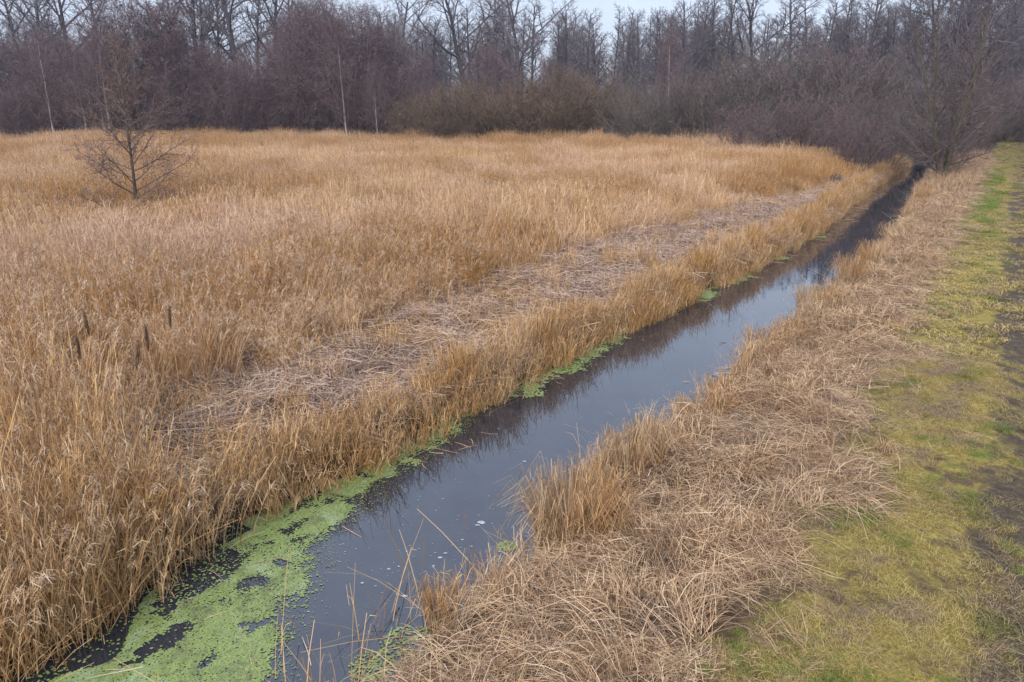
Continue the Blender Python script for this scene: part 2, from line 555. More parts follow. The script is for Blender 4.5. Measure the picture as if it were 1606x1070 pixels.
def clump(kind):
    mb = MB()
    if kind == 'near':
        laz = U(0, 6.28)
        for _ in range(44):
            r, a = .34 * math.sqrt(U(0, 1)), U(0, 6.28)
            stalk(mb, r * math.cos(a), r * math.sin(a), U(1.25, 2.15), U(0, .12), laz + U(-1.4, 1.4), U(.005, .008), random.randint(2, 4), 8 if U(0, 1) < .45 else 0, U(.1, 1))
        for _ in range(5):      # broken stems
            r, a = .34 * math.sqrt(U(0, 1)), U(0, 6.28)
            stalk(mb, r * math.cos(a), r * math.sin(a), U(.5, 1.4), U(.2, .9), U(0, 6.28), .008, 3, 0, U(0, .7))
    elif kind == 'mid':
        laz = U(0, 6.28)
        for _ in range(70):
            r, a = .6 * math.sqrt(U(0, 1)), U(0, 6.28)
            stalk(mb, r * math.cos(a), r * math.sin(a), U(1.3, 2.15), U(0, .12), laz + U(-1.4, 1.4), U(.009, .012), random.randint(3, 5), 5 if U(0, 1) < .5 else 0, U(.1, 1), lw=.011, detail=False)
    elif kind == 'far':
        for _ in range(104):
            r, a = 1.0 * math.sqrt(U(0, 1)), U(0, 6.28)
            stalk(mb, r * math.cos(a), r * math.sin(a), U(1.45, 2.15), U(0, .1), U(0, 6.28), U(.012, .017), 3, 4 if U(0, 1) < .6 else 0, U(.15, 1), lw=.017, detail=False)
    elif kind == 'fringe':
        laz = U(0, 6.28)
        for _ in range(30):
            r, a = .22 * math.sqrt(U(0, 1)), U(0, 6.28)
            stalk(mb, r * math.cos(a), r * math.sin(a), U(.35, .85), U(0, .22), laz + U(-1.5, 1.5), U(.005, .008), random.randint(1, 4), 0, U(0, 1), lw=.010)
        for _ in range(5):
            r, a = .22 * math.sqrt(U(0, 1)), U(0, 6.28)
            stalk(mb, r * math.cos(a), r * math.sin(a), U(.35, .8), U(.4, 1.2), U(0, 6.28), .006, 1, 0, U(0, 1))
    elif kind == 'tall':        # tall bare stems at the near end of the left bank
        laz = U(0, 6.28)
        for _ in range(20):
            r, a = .25 * math.sqrt(U(0, 1)), U(0, 6.28)
            stalk(mb, r * math.cos(a), r * math.sin(a), U(1.0, 1.9), U(0, .14), laz + U(-1.5, 1.5), U(.006, .010), random.randint(2, 5), 6 if U(0, 1) < .25 else 0, U(0, 1), lw=.012)
        for _ in range(6):
            r, a = .25 * math.sqrt(U(0, 1)), U(0, 6.28)
            stalk(mb, r * math.cos(a), r * math.sin(a), U(.5, 1.3), U(.3, .9), U(0, 6.28), .007, 1, 0, U(0, 1))
    elif kind == 'litter':
        for _ in range(120):
            r, a = .5 * math.sqrt(U(0, 1)), U(0, 6.28)
            az = random.gauss(0, 1.0)
            L = U(.15, .8)
            z0, z1 = U(.01, .16), U(.0, .22)
            zm = max(z0, z1) * U(.5, 1.3)
            c, s_ = math.cos(az), math.sin(az)
            x, y = r * math.cos(a), r * math.sin(a)
            k = U(-.12, .12)
            mb.ribbon([(x - c * L / 2, y - s_ * L / 2, z0), (x - s_ * k, y + c * k, zm), (x + c * L / 2, y + s_ * L / 2, z1)],
                      U(.004, .010), U(.003, .007), norm((-s_, c, U(-1.2, 1.2))), U(0, 1))
        for _ in range(10):
            r, a = .5 * math.sqrt(U(0, 1)), U(0, 6.28)
            stalk(mb, r * math.cos(a), r * math.sin(a), U(.12, .4), U(.2, 1.4), U(0, 6.28), .007, 1, 0, U(0, 1))
    elif kind == 'mat':
        for _ in range(150):
            r, a = .34 * math.sqrt(U(0, 1)), U(0, 6.28)
            az = random.gauss(0, 1.3)
            L = U(.08, .5)
            c, s_ = math.cos(az), math.sin(az)
            x, y = r * math.cos(a), r * math.sin(a)
            k = U(-.18, .18) * L
            z0, z1 = U(.0, .13), U(.0, .15)
            mb.ribbon([(x - c * L / 2, y - s_ * L / 2, z0), (x - s_ * k, y + c * k, (z0 + z1) / 2 + U(-.01, .05)), (x + c * L / 2, y + s_ * L / 2, z1)],
                      U(.003, .0065), .0025, norm((-s_, c, U(-1.2, 1.2))), U(0, 1))
        for _ in range(3):
            r, a = .3 * math.sqrt(U(0, 1)), U(0, 6.28)
            stalk(mb, r * math.cos(a), r * math.sin(a), U(.1, .35), U(.2, 1.2), U(0, 6.28), .005, 1, 0, U(0, 1))
    elif kind == 'hay':
        for _ in range(70):
            r, a = .22 * math.sqrt(U(0, 1)), U(0, 6.28)
            az = random.gauss(0, .9)
            L = U(.15, .62)
            hh = U(.03, .22)
            c, s_ = math.cos(az), math.sin(az)
            x, y = r * math.cos(a), r * math.sin(a)
            k = U(-.2, .2) * L
            pts = []
            for i in range(5):
                u = i / 4
                pts.append((x + c * L * u - s_ * k * u * u, y + s_ * L * u + c * k * u * u, hh * math.sin(math.pi * min(1, u * .75 + .12)) + .01 + U(-.012, .012)))
            mb.ribbon(pts, U(.0032, .0062), .0025, norm((-s_, c, U(-1, 1))), U(0, 1))
    elif kind == 'turf':
        baz = U(0, 6.28)
        for _ in range(120):
            r, a = .13 * math.sqrt(U(0, 1)), U(0, 6.28)
            az = baz + random.gauss(0, 1.0)
            h = U(.004, .026)
            L = U(.02, .10)
            c, s_ = math.cos(az), math.sin(az)
            x, y = r * math.cos(a), r * math.sin(a)
            mb.ribbon([(x, y, -.01), (x + c * L * .5, y + s_ * L * .5, h), (x + c * L, y + s_ * L, h * U(.3, 1.1))], .0026, .0012, norm((-s_, c, U(-.5, .5))), U(0, 1))
    elif kind == 'turf_far':
        for _ in range(150):
            r, a = .32 * math.sqrt(U(0, 1)), U(0, 6.28)
            az = U(0, 6.28)
            h = U(.01, .04)
            L = U(.03, .13)
            c, s_ = math.cos(az), math.sin(az)
            x, y = r * math.cos(a), r * math.sin(a)
            mb.ribbon([(x, y, -.01), (x + c * L * .5, y + s_ * L * .5, h), (x + c * L, y + s_ * L, h * U(.5, 1.1))], .010, .004, norm((-s_, c, U(-.5, .5))), U(0, 1))
    elif kind == 'green':
        for _ in range(70):
            r, a = .10 * math.sqrt(U(0, 1)), U(0, 6.28)
            az = U(0, 6.28)
            h = U(.02, .075)
            L = U(.03, .11)
            c, s_ = math.cos(az), math.sin(az)
            x, y = r * math.cos(a), r * math.sin(a)
            mb.ribbon([(x, y, -.01), (x + c * L * .4, y + s_ * L * .4, h * .75), (x + c * L, y + s_ * L, h * U(.6, 1.1))], .004, .0015, norm((-s_, c, U(-.5, .5))), U(0, 1))
    elif kind == 'stem':
        stalk(mb, 0, 0, U(.45, 1.0), U(0, .25), U(0, 6.28), .009, random.randint(0, 1), 0, U(.1, 1), bend=U(0, .2))
        if U(0, 1) < .4:
            stalk(mb, .04, .02, U(.4, .9), U(.5, 1.4), U(0, 6.28), .008, 0, 0, U(.4, 1))
    return mb


def protos(kind, n, mats, nm):
    r = []
    for _ in range(n):
        o = bpy.data.objects.new(nm, clump(kind).mesh(nm + '_clump', mats))
        r.append(o)
    return r


def spread(name, label, pts, rot, scl, pid, sources):
    """one object: a cloud of points carrying plant clumps"""
    me = bpy.data.meshes.new(name)
    n = len(pts)
    me.vertices.add(n)
    me.vertices.foreach_set('co', np.asarray(pts, np.float32).reshape(-1))
    for nm, typ, arr, key in (('rot', 'FLOAT_VECTOR', rot, 'vector'), ('scl', 'FLOAT_VECTOR', scl, 'vector'), ('pid', 'INT', pid, 'value')):
        a = me.attributes.new(nm, typ, 'POINT')
        a.data.foreach_set(key, np.asarray(arr, np.int32 if typ == 'INT' else np.float32).reshape(-1))
    o = obj(name, me)
    tag(o, label, None, None, 'stuff')
    ng = bpy.data.node_groups.new(name + '_spread', 'GeometryNodeTree')
    ng.interface.new_socket('Geometry', in_out='INPUT', socket_type='NodeSocketGeometry')
    ng.interface.new_socket('Geometry', in_out='OUTPUT', socket_type='NodeSocketGeometry')
    N, K = ng.nodes.new, ng.links.new
    gi, go = N('NodeGroupInput'), N('NodeGroupOutput')
    ar = N('GeometryNodeInputNamedAttribute')
    ar.data_type = 'FLOAT_VECTOR'
    ar.inputs[0].default_value = 'rot'
    asc = N('GeometryNodeInputNamedAttribute')
    asc.data_type = 'FLOAT_VECTOR'
    asc.inputs[0].default_value = 'scl'
    ap = N('GeometryNodeInputNamedAttribute')
    ap.data_type = 'INT'
    ap.inputs[0].default_value = 'pid'
    er = N('FunctionNodeEulerToRotation')
    K(ar.outputs[0], er.inputs[0])
    jn = N('GeometryNodeJoinGeometry')
    for i, so in enumerate(sources):
        oi = N('GeometryNodeObjectInfo')
        oi.inputs[0].default_value = so
        oi.inputs['As Instance'].default_value = False
        cp = N('FunctionNodeCompare')
        cp.data_type = 'INT'
        cp.operation = 'EQUAL'
        ins = [s_ for s_ in cp.inputs if s_.type == 'INT']
        K(ap.outputs[0], ins[0])
        ins[1].default_value = i
        ip = N('GeometryNodeInstanceOnPoints')
        K(gi.outputs[0], ip.inputs['Points'])
        K(cp.outputs[0], ip.inputs['Selection'])
        K(oi.outputs['Geometry'], ip.inputs['Instance'])
        K(er.outputs[0], ip.inputs['Rotation'])
        K(asc.outputs[0], ip.inputs['Scale'])
        K(ip.outputs[0], jn.inputs[0])
    K(jn.outputs[0], go.inputs[0])
    md = o.modifiers.new('spread', 'NODES')
    md.node_group = ng
    return o


def in_view(X, Y, Z, mx=.16, my=.25):
    c, s_ = math.cos(PITCH), math.sin(PITCH)
    dz = Z - CAM_H
    fwd = Y * c - dz * s_
    up = Y * s_ + dz * c
    ok = fwd > .8
    fwd = np.maximum(fwd, .8)
    px, py = X / fwd * FPX / 803, up / fwd * FPX / 535
    return ok & (np.abs(px) < 1 + mx) & (py > -1 - my) & (py < 1.3)


def rand_st(s0, s1, t0, t1, dens):
    n = int((s1 - s0) * (t1 - t0) * dens)
    return rng.uniform(s0, s1, n), rng.uniform(t0, t1, n)


def lean_rot(X, Y, n, amp, rnd, seed, free=True):
    fx = (fbm(X * .3, Y * .3, seed) - .5) * 2 * amp + rng.normal(0, rnd, n)
    fy = (fbm(X * .3 + 40, Y * .3, seed + 9) - .5) * 2 * amp + rng.normal(0, rnd, n)
    return np.stack([fx, fy, rng.uniform(0, 6.283, n) if free else np.zeros(n)], -1)


# ---- standing reed bed
def reed_field():
    src = protos('near', 6, [M['reed'], M['plume']], 'reed') + protos('mid', 5, [M['reed'], M['plume']], 'reed') + protos('far', 4, [M['reed'], M['plume']], 'reed')
    P, R, S, I = [], [], [], []
    lone = on_z(213, 325, 1.3)
    for d0, d1, dens, i0, i1 in ((0, 20, 7.5, 0, 6), (20, 44, 3.4, 6, 11), (44, 125, 1.5, 11, 15)):
        W = d1 * .85 + 4
        n = int(2 * W * (d1 - d0) * dens)
        X, Y = rng.uniform(-W, W, n), rng.uniform(d0, d1, n)
        s, t = to_st(X, Y)
        edge = reed_edge(s) + .9 * (fbm(s * .7, t * .4, 61) - .5)
        z = ground_z(s, t)
        ok = (t < edge) & (t < left_edge(s) - .15) & (Y < field_far(X, Y) + 2.5 * (fbm(X * .2, Y * .2, 63) - .5)) & in_view(X, Y, z + 1)
        ok &= np.hypot(X - lone[0], Y - lone[1]) > .35
        holes = fbm(X * .45, Y * .45, 65)
        ok &= ~((holes > .68) & (rng.uniform(0, 1, n) < .7))
        X, Y, s, t, z, edge = X[ok], Y[ok], s[ok], t[ok], z[ok], edge[ok]
        n = len(X)
        ef = np.clip((edge - t) / 1.6, 0, 1)
        hgt = (.80 + .42 * (fbm(X * .16, Y * .16, 67) - .5) + .68 * (fbm(X * .8, Y * .8, 69) - .5)) * (.62 + .38 * ef)
        hgt *= 1 + .22 * sstep(55, 85, Y) + rng.normal(0, .10, n) * sstep(40, 70, Y)
        near_tree = np.exp(-(np.hypot(X - lone[0], Y - lone[1] + 1.2) / 2.6) ** 2)
        hgt *= 1 - .35 * near_tree
        near_end = sstep(7, 3.5, s) * sstep(-11, -7.5, t)
        hgt *= 1 + .1 * near_end
        rot = lean_rot(X, Y, n, .30, .09, 71)
        brk = (rng.uniform(0, 1, n) < .45 * (1 - ef)) | ((fbm(X * .5, Y * .5, 73) > .68) & (rng.uniform(0, 1, n) < .5))
        rot[:, :2] += np.where(brk[:, None], rng.normal(0, .5, (n, 2)), 0)
        hgt = np.where(brk, hgt * .8, hgt)
        P.append(np.stack([X, Y, z - .03], -1))
        R.append(rot)
        wv = rng.uniform(.85, 1.15, n)
        S.append(np.stack([wv, wv, hgt], -1))
        I.append(rng.integers(i0, i1, n))
    spread('reeds', 'bed of tall dry tan reeds filling the left of the scene', np.concatenate(P), np.concatenate(R), np.concatenate(S), np.concatenate(I), src)
    print('reed clumps', sum(len(p) for p in P))


reed_field()


def fringe():
    src = protos('fringe', 6, [M['fringe']], 'bank_reeds') + protos('tall', 5, [M['fringe'], M['plume']], 'bank_reeds')
    s, t0 = rand_st(1.5, 75, 0, 1, 22)
    wid = np.interp(s, [0, 5, 8, 30, 75], [.75, .6, .5, .6, .8])
    t = left_edge(s) - .02 - t0 * wid
    tall = sstep(4.8, 3.4, s)
    gap = fbm(s * .9, t * .3, 81)
    ok = (rng.uniform(0, 1, len(s)) < sstep(.78, .60, gap)) | (s < 6.5)
    # near end: more of the tall stems
    s2, t2 = rand_st(.5, 6.2, -9.5, -6.35, 9)
    k = (t2 < left_edge(s2)) & (t2 > reed_edge(s2) - 1.5) & (rng.uniform(0, 1, len(s2)) < sstep(5.2, 4.0, s2))
    # stray tufts left standing in the trampled strip
    s3, t3 = rand_st(5, 60, -12, -6, 3.5)
    q = (t3 < left_edge(s3) - .6) & (t3 > reed_edge(s3) - .6) & (rng.uniform(0, 1, len(s3)) < .05 + .9 * sstep(.58, .74, fbm(s3 * 1.1, t3 * 1.4, 84)) + .6 * np.exp(-(t3 - reed_edge(s3)) / .3))
    s, t, tall = np.concatenate([s[ok], s2[k], s3[q]]), np.concatenate([t[ok], t2[k], t3[q]]), np.concatenate([tall[ok], np.ones(k.sum()), np.zeros(q.sum())])
    X, Y = to_xy(s, t)
    z = ground_z(s, t)
    v = in_view(X, Y, z + .6)
    X, Y, z, s, t, tall = X[v], Y[v], z[v], s[v], t[v], tall[v]
    n = len(X)
    is_tall = rng.uniform(0, 1, n) < tall
    pid = np.where(is_tall, rng.integers(6, 11, n), rng.integers(0, 6, n))
    h = np.where(is_tall, np.where(t < -7.3, .92, .72), np.interp(s, [5, 9, 15, 75], [.74, .78, .9, .95])) * (.55 + .9 * fbm(s * 1.1, t * 1.1, 83)) * rng.uniform(.85, 1.15, n)
    wv = rng.uniform(.85, 1.2, n)
    rot = lean_rot(X, Y, n, .22, .10, 85)
    spread('bank_reeds', 'strip of orange tan reeds standing along the left water edge', np.stack([X, Y, np.maximum(z, -.1) - .03], -1), rot, np.stack([wv, wv, h], -1), pid, src)

    src = protos('fringe', 6, [M['tussock']], 'water_edge_reeds')
    s, t0 = rand_st(3, 80, 0, 1, 15)
    t = right_edge(s) + .0 + t0 * np.interp(s, [0, 20, 80], [.4, .6, 1.5])
    g_ = fbm(s * .6, t * .2, 87) - .03
    ok = rng.uniform(0, 1, len(s)) < sstep(.30, .52, g_)
    s, t = s[ok], t[ok]
    X, Y = to_xy(s, t)
    z = ground_z(s, t)
    n = len(X)
    h = (.4 + .65 * fbm(s * .9, t, 89)) * np.interp(s, [0, 18, 24, 60], [1, 1, .72, .8]) * rng.uniform(.8, 1.2, n)
    wv = rng.uniform(.8, 1.2, n)
    spread('water_edge_reeds', 'short orange brown reeds along the right water edge', np.stack([X, Y, z - .03], -1), lean_rot(X, Y, n, .3, .15, 91), np.stack([wv, wv, h], -1), rng.integers(0, 6, n), src)


fringe()


def litter():
    src = protos('litter', 7, [M['litter']], 'trampled_stems')
    s, t = rand_st(3.5, 70, -12, -6, 10)
    ok = (t > reed_edge(s) - .8) & (t < left_edge(s) - .55)
    ok &= rng.uniform(0, 1, len(s)) < np.interp(s, [4, 25, 70], [1, .8, .45])
    s, t = s[ok], t[ok]
    X, Y = to_xy(s, t)
    n = len(X)
    z = ground_z(s, t)
    yaw = (fbm(s * .5, t * .5, 93) - .5) * 9 + rng.normal(0, .5, n)
    big = np.interp(s, [4, 25, 70], [1, 1.2, 1.5])
    zs = .3 + 2.6 * fbm(s * 1.6, t * 1.6, 95) ** 1.4
    rot = np.stack([rng.normal(0, .12, n), rng.normal(0, .12, n), yaw], -1)
    spread('trampled_stems', 'pinkish grey mat of trampled reed stems between reed bed and left bank', np.stack([X, Y, z - .02], -1), rot, np.stack([big, big, zs], -1), rng.integers(0, 7, n), src)


litter()


def straw():
    src = protos('hay', 7, [M['hay']], 'matted_straw') + protos('mat', 6, [M['hay']], 'matted_straw')
    s, t = rand_st(2.5, 75, -5.2, -.2, 29)
    edge = -1.15 + .9 * (fbm(s * .9, t * .9, 97) - .5)
    p = sstep(.35, -.15, t - edge) * np.interp(s, [3, 14, 30, 75], [1, .75, .5, .28])
    ok = (t > right_edge(s) + .12) & (rng.uniform(0, 1, len(s)) < p)
    s, t = s[ok], t[ok]
    X, Y = to_xy(s, t)
    z = ground_z(s, t)
    v = in_view(X, Y, z)
    X, Y, z, s, t = X[v], Y[v], z[v], s[v], t[v]
    n = len(X)
    # strands flop along a slowly turning direction
    yaw = math.pi - YAW - .7 + (fbm(s * .7, t * .7, 99) - .5) * 8 + rng.normal(0, .6, n)
    big = rng.uniform(.7, 1.15, n) * np.interp(s, [3, 20, 75], [.95, 1.1, 1.5])
    zs = (.25 + 2.6 * fbm(s * 2.0, t * 2.0, 101) ** 1.5) * big * (1 - .6 * sstep(-1.9, -1.0, t)) * (.45 + .55 * sstep(.1, .9, t - right_edge(s)))
    big = big * (.6 + .4 * sstep(.1, .8, t - right_edge(s)))
    rot = np.stack([rng.normal(0, .10, n), rng.normal(0, .10, n), yaw], -1)
    spread('matted_straw', 'pale matted straw draped over the right bank', np.stack([X, Y, z - .02], -1), rot, np.stack([big, big, zs], -1), np.where(rng.uniform(0, 1, n) < .12 + .6 * fbm(s * 1.1, t * 1.1, 104), rng.integers(7, 13, n), rng.integers(0, 7, n)), src)
    print('straw', n)


straw()


def bank_grass():
    src = protos('fringe', 6, [M['hay']], 'bank_grass')
    s, t = rand_st(5, 85, -5.2, -1.2, 9)
    p = sstep(.42, .62, fbm(s * .8, t * 1.1, 131)) * np.interp(s, [5, 12, 20, 40, 85], [.45, .5, .6, .8, .8]) * sstep(-1.2, -1.9, t)
    ok = (t > right_edge(s) + .15) & (rng.uniform(0, 1, len(s)) < p)
    s, t = s[ok], t[ok]
    X, Y = to_xy(s, t)
    n = len(X)
    h = (.35 + .5 * fbm(s * .7, t, 133)) * rng.uniform(.7, 1.2, n) * np.interp(s, [5, 15, 30, 45], [.7, .9, 1.1, 1.5])
    wv = rng.uniform(.9, 1.5, n)
    spread('bank_grass', 'loose upright tufts of dry pale grass on the right bank', np.stack([X, Y, ground_z(s, t) - .03], -1), lean_rot(X, Y, n, .5, .3, 135), np.stack([wv, wv, h], -1), rng.integers(0, 6, n), src)


bank_grass()


def verge():
    src = protos('turf', 6, [M['grass']], 'grass') + protos('turf_far', 5, [M['grass']], 'grass') + protos('green', 4, [M['green_grass']], 'grass') + protos('hay', 3, [M['hay']], 'grass')
    P, R, S, I = [], [], [], []
    for s0, s1, dens, i0, i1 in ((3, 14, 125, 0, 6), (14, 130, 15, 6, 11)):
        s, t = rand_st(s0, s1, -1.9, 5, dens)
        p = sstep(-1.5, -.9, t + .5 * (fbm(s * 1.1, t * 1.1, 103) - .5))
        track = np.clip(np.exp(-((t - .72) / .58) ** 4) + np.exp(-((t - 2.1) / .36) ** 4), 0, 1) * sstep(2, 6, s)
        bare = sstep(.53, .64, fbm(s * 1.5, t * 1.5, 105))
        p = p * (1 - .80 * track * (.45 + .9 * fbm(s * .9, t * 1.2, 106))) * (1 - .75 * bare)
        ok = rng.uniform(0, 1, len(s)) < p
        s, t = s[ok], t[ok]
        X, Y = to_xy(s, t)
        z = ground_z(s, t)
        v = in_view(X, Y, z)
        X, Y, z, s, t = X[v], Y[v], z[v], s[v], t[v]
        n = len(X)
        pid = rng.integers(i0, i1, n)
        gp = sstep(.56, .66, fbm(s * .8 + 3, t * 1.1, 107)) * .55 + .85 * sstep(26, 34, s) * sstep(75, 50, s) * sstep(.1, -.3, t)
        isg = rng.uniform(0, 1, n) < gp * .8
        pid = np.where(isg, rng.integers(11, 15, n), pid)
        hy = (rng.uniform(0, 1, n) < .05 * sstep(.9, -1, t) * fbm(s * 2, t * 2, 108) * 2)
        pid = np.where(hy, rng.integers(15, 18, n), pid)
        sc = rng.uniform(.7, 1.3, n) * np.where(hy, .45, 1) * np.where(isg, np.interp(s, [5, 14, 40], [.6, .9, 1.9]), 1)
        P.append(np.stack([X, Y, z], -1))
        R.append(np.stack([rng.normal(0, .1, n), rng.normal(0, .1, n), rng.uniform(0, 6.28, n)], -1))
        S.append(np.stack([sc, sc, sc * np.where(hy, .3, 1)], -1))
        I.append(pid)
    spread('grass', 'short mossy yellow green grass on the verge', np.concatenate(P), np.concatenate(R), np.concatenate(S), np.concatenate(I), src)
    print('grass', sum(len(p) for p in P))


verge()


def stems():
    src = protos('stem', 10, [M['fringe']], 'water_reeds')
    s = np.concatenate([rng.uniform(2.6, 5.6, 110), rng.uniform(5.6, 20, 60)])
    t = right_edge(s) - np.abs(rng.normal(0, .28, len(s))) * np.interp(s, [2.6, 5, 7, 20], [1.9, 1.2, .5, .3]) + .05
    ok = t > left_edge(s) + .9
    s, t = s[ok], t[ok]
    X, Y = to_xy(s, t)
    n = len(X)
    sc = rng.uniform(.5, 1.1, n)
    spread('water_reeds', 'thin broken reed stems standing in the water at the right bank', np.stack([X, Y, np.full(n, -.12)], -1), lean_rot(X, Y, n, .2, .12, 109), np.stack([sc, sc, sc], -1), rng.integers(0, 10, n), src)


stems()


# ---- duckweed and foam on the water
def duckweed():
    bpx = [(425, 1075), (440, 1000), (480, 905), (510, 835), (580, 775), (600, 745), (660, 712), (720, 672)]
    bs, bt = zip(*[px_st(x, y, 0) for x, y in bpx])
    mb = MB()
    for s0, s1, d in ((1.8, 9.5, .0115), (9.5, 34, .02)):
        S = np.arange(s0, s1, d)
        T = np.arange(-7.0, -4.5, d)
        ss, tt = np.meshgrid(S, T, indexing='ij')
        L = left_edge(ss)
        bound = np.where(ss < bs[-1], np.interp(ss, bs, bt), L + .22)
        bound = np.where(ss > bs[-1], L - .06 + .36 * sstep(.52, .76, fbm(ss * .75, 0 * ss, 113)), bound)
        n1 = fbm(ss * 2.2, tt * 2.2, 115, 4)
        n2 = fbm(ss * 11, tt * 11, 117, 4)
        e = bound - tt + np.where(ss < 8, .5, .3) * (n1 - .5) + .34 * (n2 - .5)
        hole = rng.uniform(0, 1, ss.shape) < np.maximum(sstep(.59, .70, fbm(ss * 1.25 + 5, tt * 1.6, 119, 5)) * .95, sstep(.60, .72, fbm(ss * 3.3, tt * 3.3, 121, 4)))
        hole |= (tt < L + .40 * sstep(3.9, 2.6, ss) * (.4 + 1.2 * vnoise(ss * 2, 0 * ss, 123))) & (ss < 5)
        hs_, ht_ = px_st(258, 1005, 0)
        hole |= np.hypot((ss - hs_) * .6, (tt - ht_) * 1.6) + .25 * (n2 - .5) < .20
        # dark gap close under the left reeds
        pk = sstep(-.12, .18, e) * (1 - .95 * hole) * (.82 + .18 * sstep(.35, .55, n1))
        keep = (rng.uniform(0, 1, ss.shape) < pk) & (tt > L - .35)
        for i, j in zip(*np.nonzero(keep)):
            x, y = to_xy(ss[i, j] + U(-.8, .8) * d, tt[i, j] + U(-.8, .8) * d)
            h = d * U(.5, 1.35)
            k = [(x + h * math.cos(a) * U(.8, 1.25), y + h * math.sin(a) * U(.8, 1.25), .005 + U(0, .003)) for a in (0.4, 1.7, 3.0, 4.1, 5.4)]
            mb.poly(k)
    for _ in range(2600):
        s_ = U(2, 9)
        t_ = np.interp(s_, bs, bt) + random.gauss(0, .16) if s_ < bs[-1] else float(left_edge(s_)) + abs(random.gauss(0, .2))
        cx, cy = to_xy(s_, t_)
        q = U(.003, .009)
        mb.poly([(cx + q * math.cos(b), cy + q * math.sin(b), .006 + U(0, .002)) for b in (0, 1.3, 2.6, 3.9, 5.2)])
    # a few green scraps against the right bank
    for x, y, r in ((795, 857, .10), (640, 1010, .25), (585, 1045, .2)):
        X, Y = on_z(x, y, 0)
        for _ in range(int(r * 900)):
            a, q = U(0, 6.28), r * math.sqrt(U(0, 1))
            cx, cy = X + q * math.cos(a), Y + q * math.sin(a)
            mb.poly([(cx + .014 * math.cos(b), cy + .014 * math.sin(b), .005 + U(0, .003)) for b in (0, 1.3, 2.6, 3.9, 5.2)])
    o = obj('duckweed', mb.mesh('duckweed', [M['duckweed']]))
    tag(o, 'bright green duckweed floating along the left side of the ditch', None, None, 'stuff')
    mb = MB()

    def fleck(X, Y, r):
        a0 = U(0, 6.28)
        mb.poly([(X + r * U(.5, 1.2) * math.cos(a0 + k), Y + r * U(.4, .9) * math.sin(a0 + k), .004) for k in (0, .9, 1.8, 2.7, 3.6, 4.5, 5.4)])
    for x, y, r in ((755, 820, .05), (748, 824, .03), (690, 875, .03), (698, 868, .025), (818, 787, .03), (823, 724, .03), (568, 915, .02), (635, 935, .03), (610, 893, .02), (725, 847, .02)):
        fleck(*on_z(x, y, 0), r)
    for _ in range(260):
        x, y = random.gauss(660, 95), random.gauss(840, 95)
        X, Y = on_z(x, y, 0)
        s, t = to_st(X, Y)
        if left_edge(s) + .6 < t < right_edge(s) - .1:
            fleck(X, Y, abs(random.gauss(0, .006)) + .002)
    for _ in range(60):
        s, t = U(5, 12), U(-5.9, -4.2)
        fleck(*to_xy(s, t), U(.003, .009))
    o = obj('foam', mb.mesh('foam', [M['foam']]))
    tag(o, 'small white foam flecks drifting on the dark water', None, None, 'stuff')


duckweed()


def floating():
    mb = MB()
    for _ in range(70):
        s_ = U(2.3, 9) if U(0, 1) < .7 else U(9, 30)
        t_ = float(left_edge(s_)) + abs(random.gauss(0, .55)) if U(0, 1) < .7 else float(right_edge(s_)) - abs(random.gauss(0, .4))
        X, Y = to_xy(s_, t_)
        a, L = U(0, 6.28), U(.06, .5)
        c, q = math.cos(a) * L, math.sin(a) * L
        mb.tube([(X, Y, .006), (X + c * .5 + U(-.02, .02), Y + q * .5 + U(-.02, .02), U(.004, .02)), (X + c, Y + q, U(0, .04))], [.004, .004, .002], 4, U(0, 1))
    for _ in range(48):
        s_ = U(24, 52)
        t_ = float(left_edge(s_)) + abs(random.gauss(0, .5)) + .1
        X, Y = to_xy(s_, t_)
        a, L = YAW + U(-2, 1), U(.2, 1.1)
        c, q = math.sin(a) * L, math.cos(a) * L
        mb.tube([(X, Y, .01), (X + c * .5 + U(-.05, .05), Y + q * .5, U(.01, .05)), (X + c, Y + q, U(0, .08))], [.010, .010, .005], 4, U(0, .45))
    o = obj('floating_stems', mb.mesh('floating_stems', [M['litter']]))
    tag(o, 'broken stems and twigs floating among the duckweed', None, None, 'stuff')


floating()


# ------------------------------------------------------------------ things in the marsh
def seedhead(px, py, tilt, lab):
    D = CAM_H - 1.75
    X, Y = on_z(px, py, 1.75)
    z = float(gz_xy(X, Y))
    r = bpy.data.objects.new('reed_seed_head', None)
    COL.objects.link(r)
    r.location = (X, Y, z - .02)
    r.rotation_euler = (U(-.05, .05), tilt, U(0, .4))
    tag(r, lab, 'reed', 'dark seed heads above the near reeds')
    h = 1.72 - z
    mb = MB()
    mb.tube([(0, 0, 0), (.01, 0, h * .5), (.0, .01, h), (.02, 0, h + .2)], [.005, .005, .004, .003], 5, .5)
    obj('stalk', mb.mesh('stalk', [M['reed']]), r)
    mb = MB()
    for _ in range(90):
        u = U(0, 1)
        w_ = .012 * math.sin(math.pi * min(.97, u * .9 + .1)) + .006
        a = U(0, 6.28)
        b = (.02 * u, 0, h - .06 + .27 * u)
        mb.ribbon([b, (b[0] + w_ * math.cos(a), b[1] + w_ * math.sin(a), b[2] + .04), (b[0] + w_ * 1.2 * math.cos(a), b[1] + w_ * 1.2 * math.sin(a), b[2] + .09)], .010, .004, rside(), U(0, 1))
    obj('plume', mb.mesh('plume', [M['dark_plume']]), r)


seedhead(15, 520, -.25, 'dark reed seed head leaning left, at the left edge of the photo')
seedhead(160, 515, -.15, 'tall dark reed seed head, uppermost of the close cluster')
seedhead(135, 548, -.05, 'upright dark reed seed head just left of the tallest one in the cluster')
seedhead(240, 538, -.05, 'dark reed seed head with ragged tip, right of the cluster')
seedhead(267, 503, 0, 'slender dark reed seed head, rightmost of all')
seedhead(182, 568, .15, 'low dark reed seed head leaning right, lowest of the cluster')


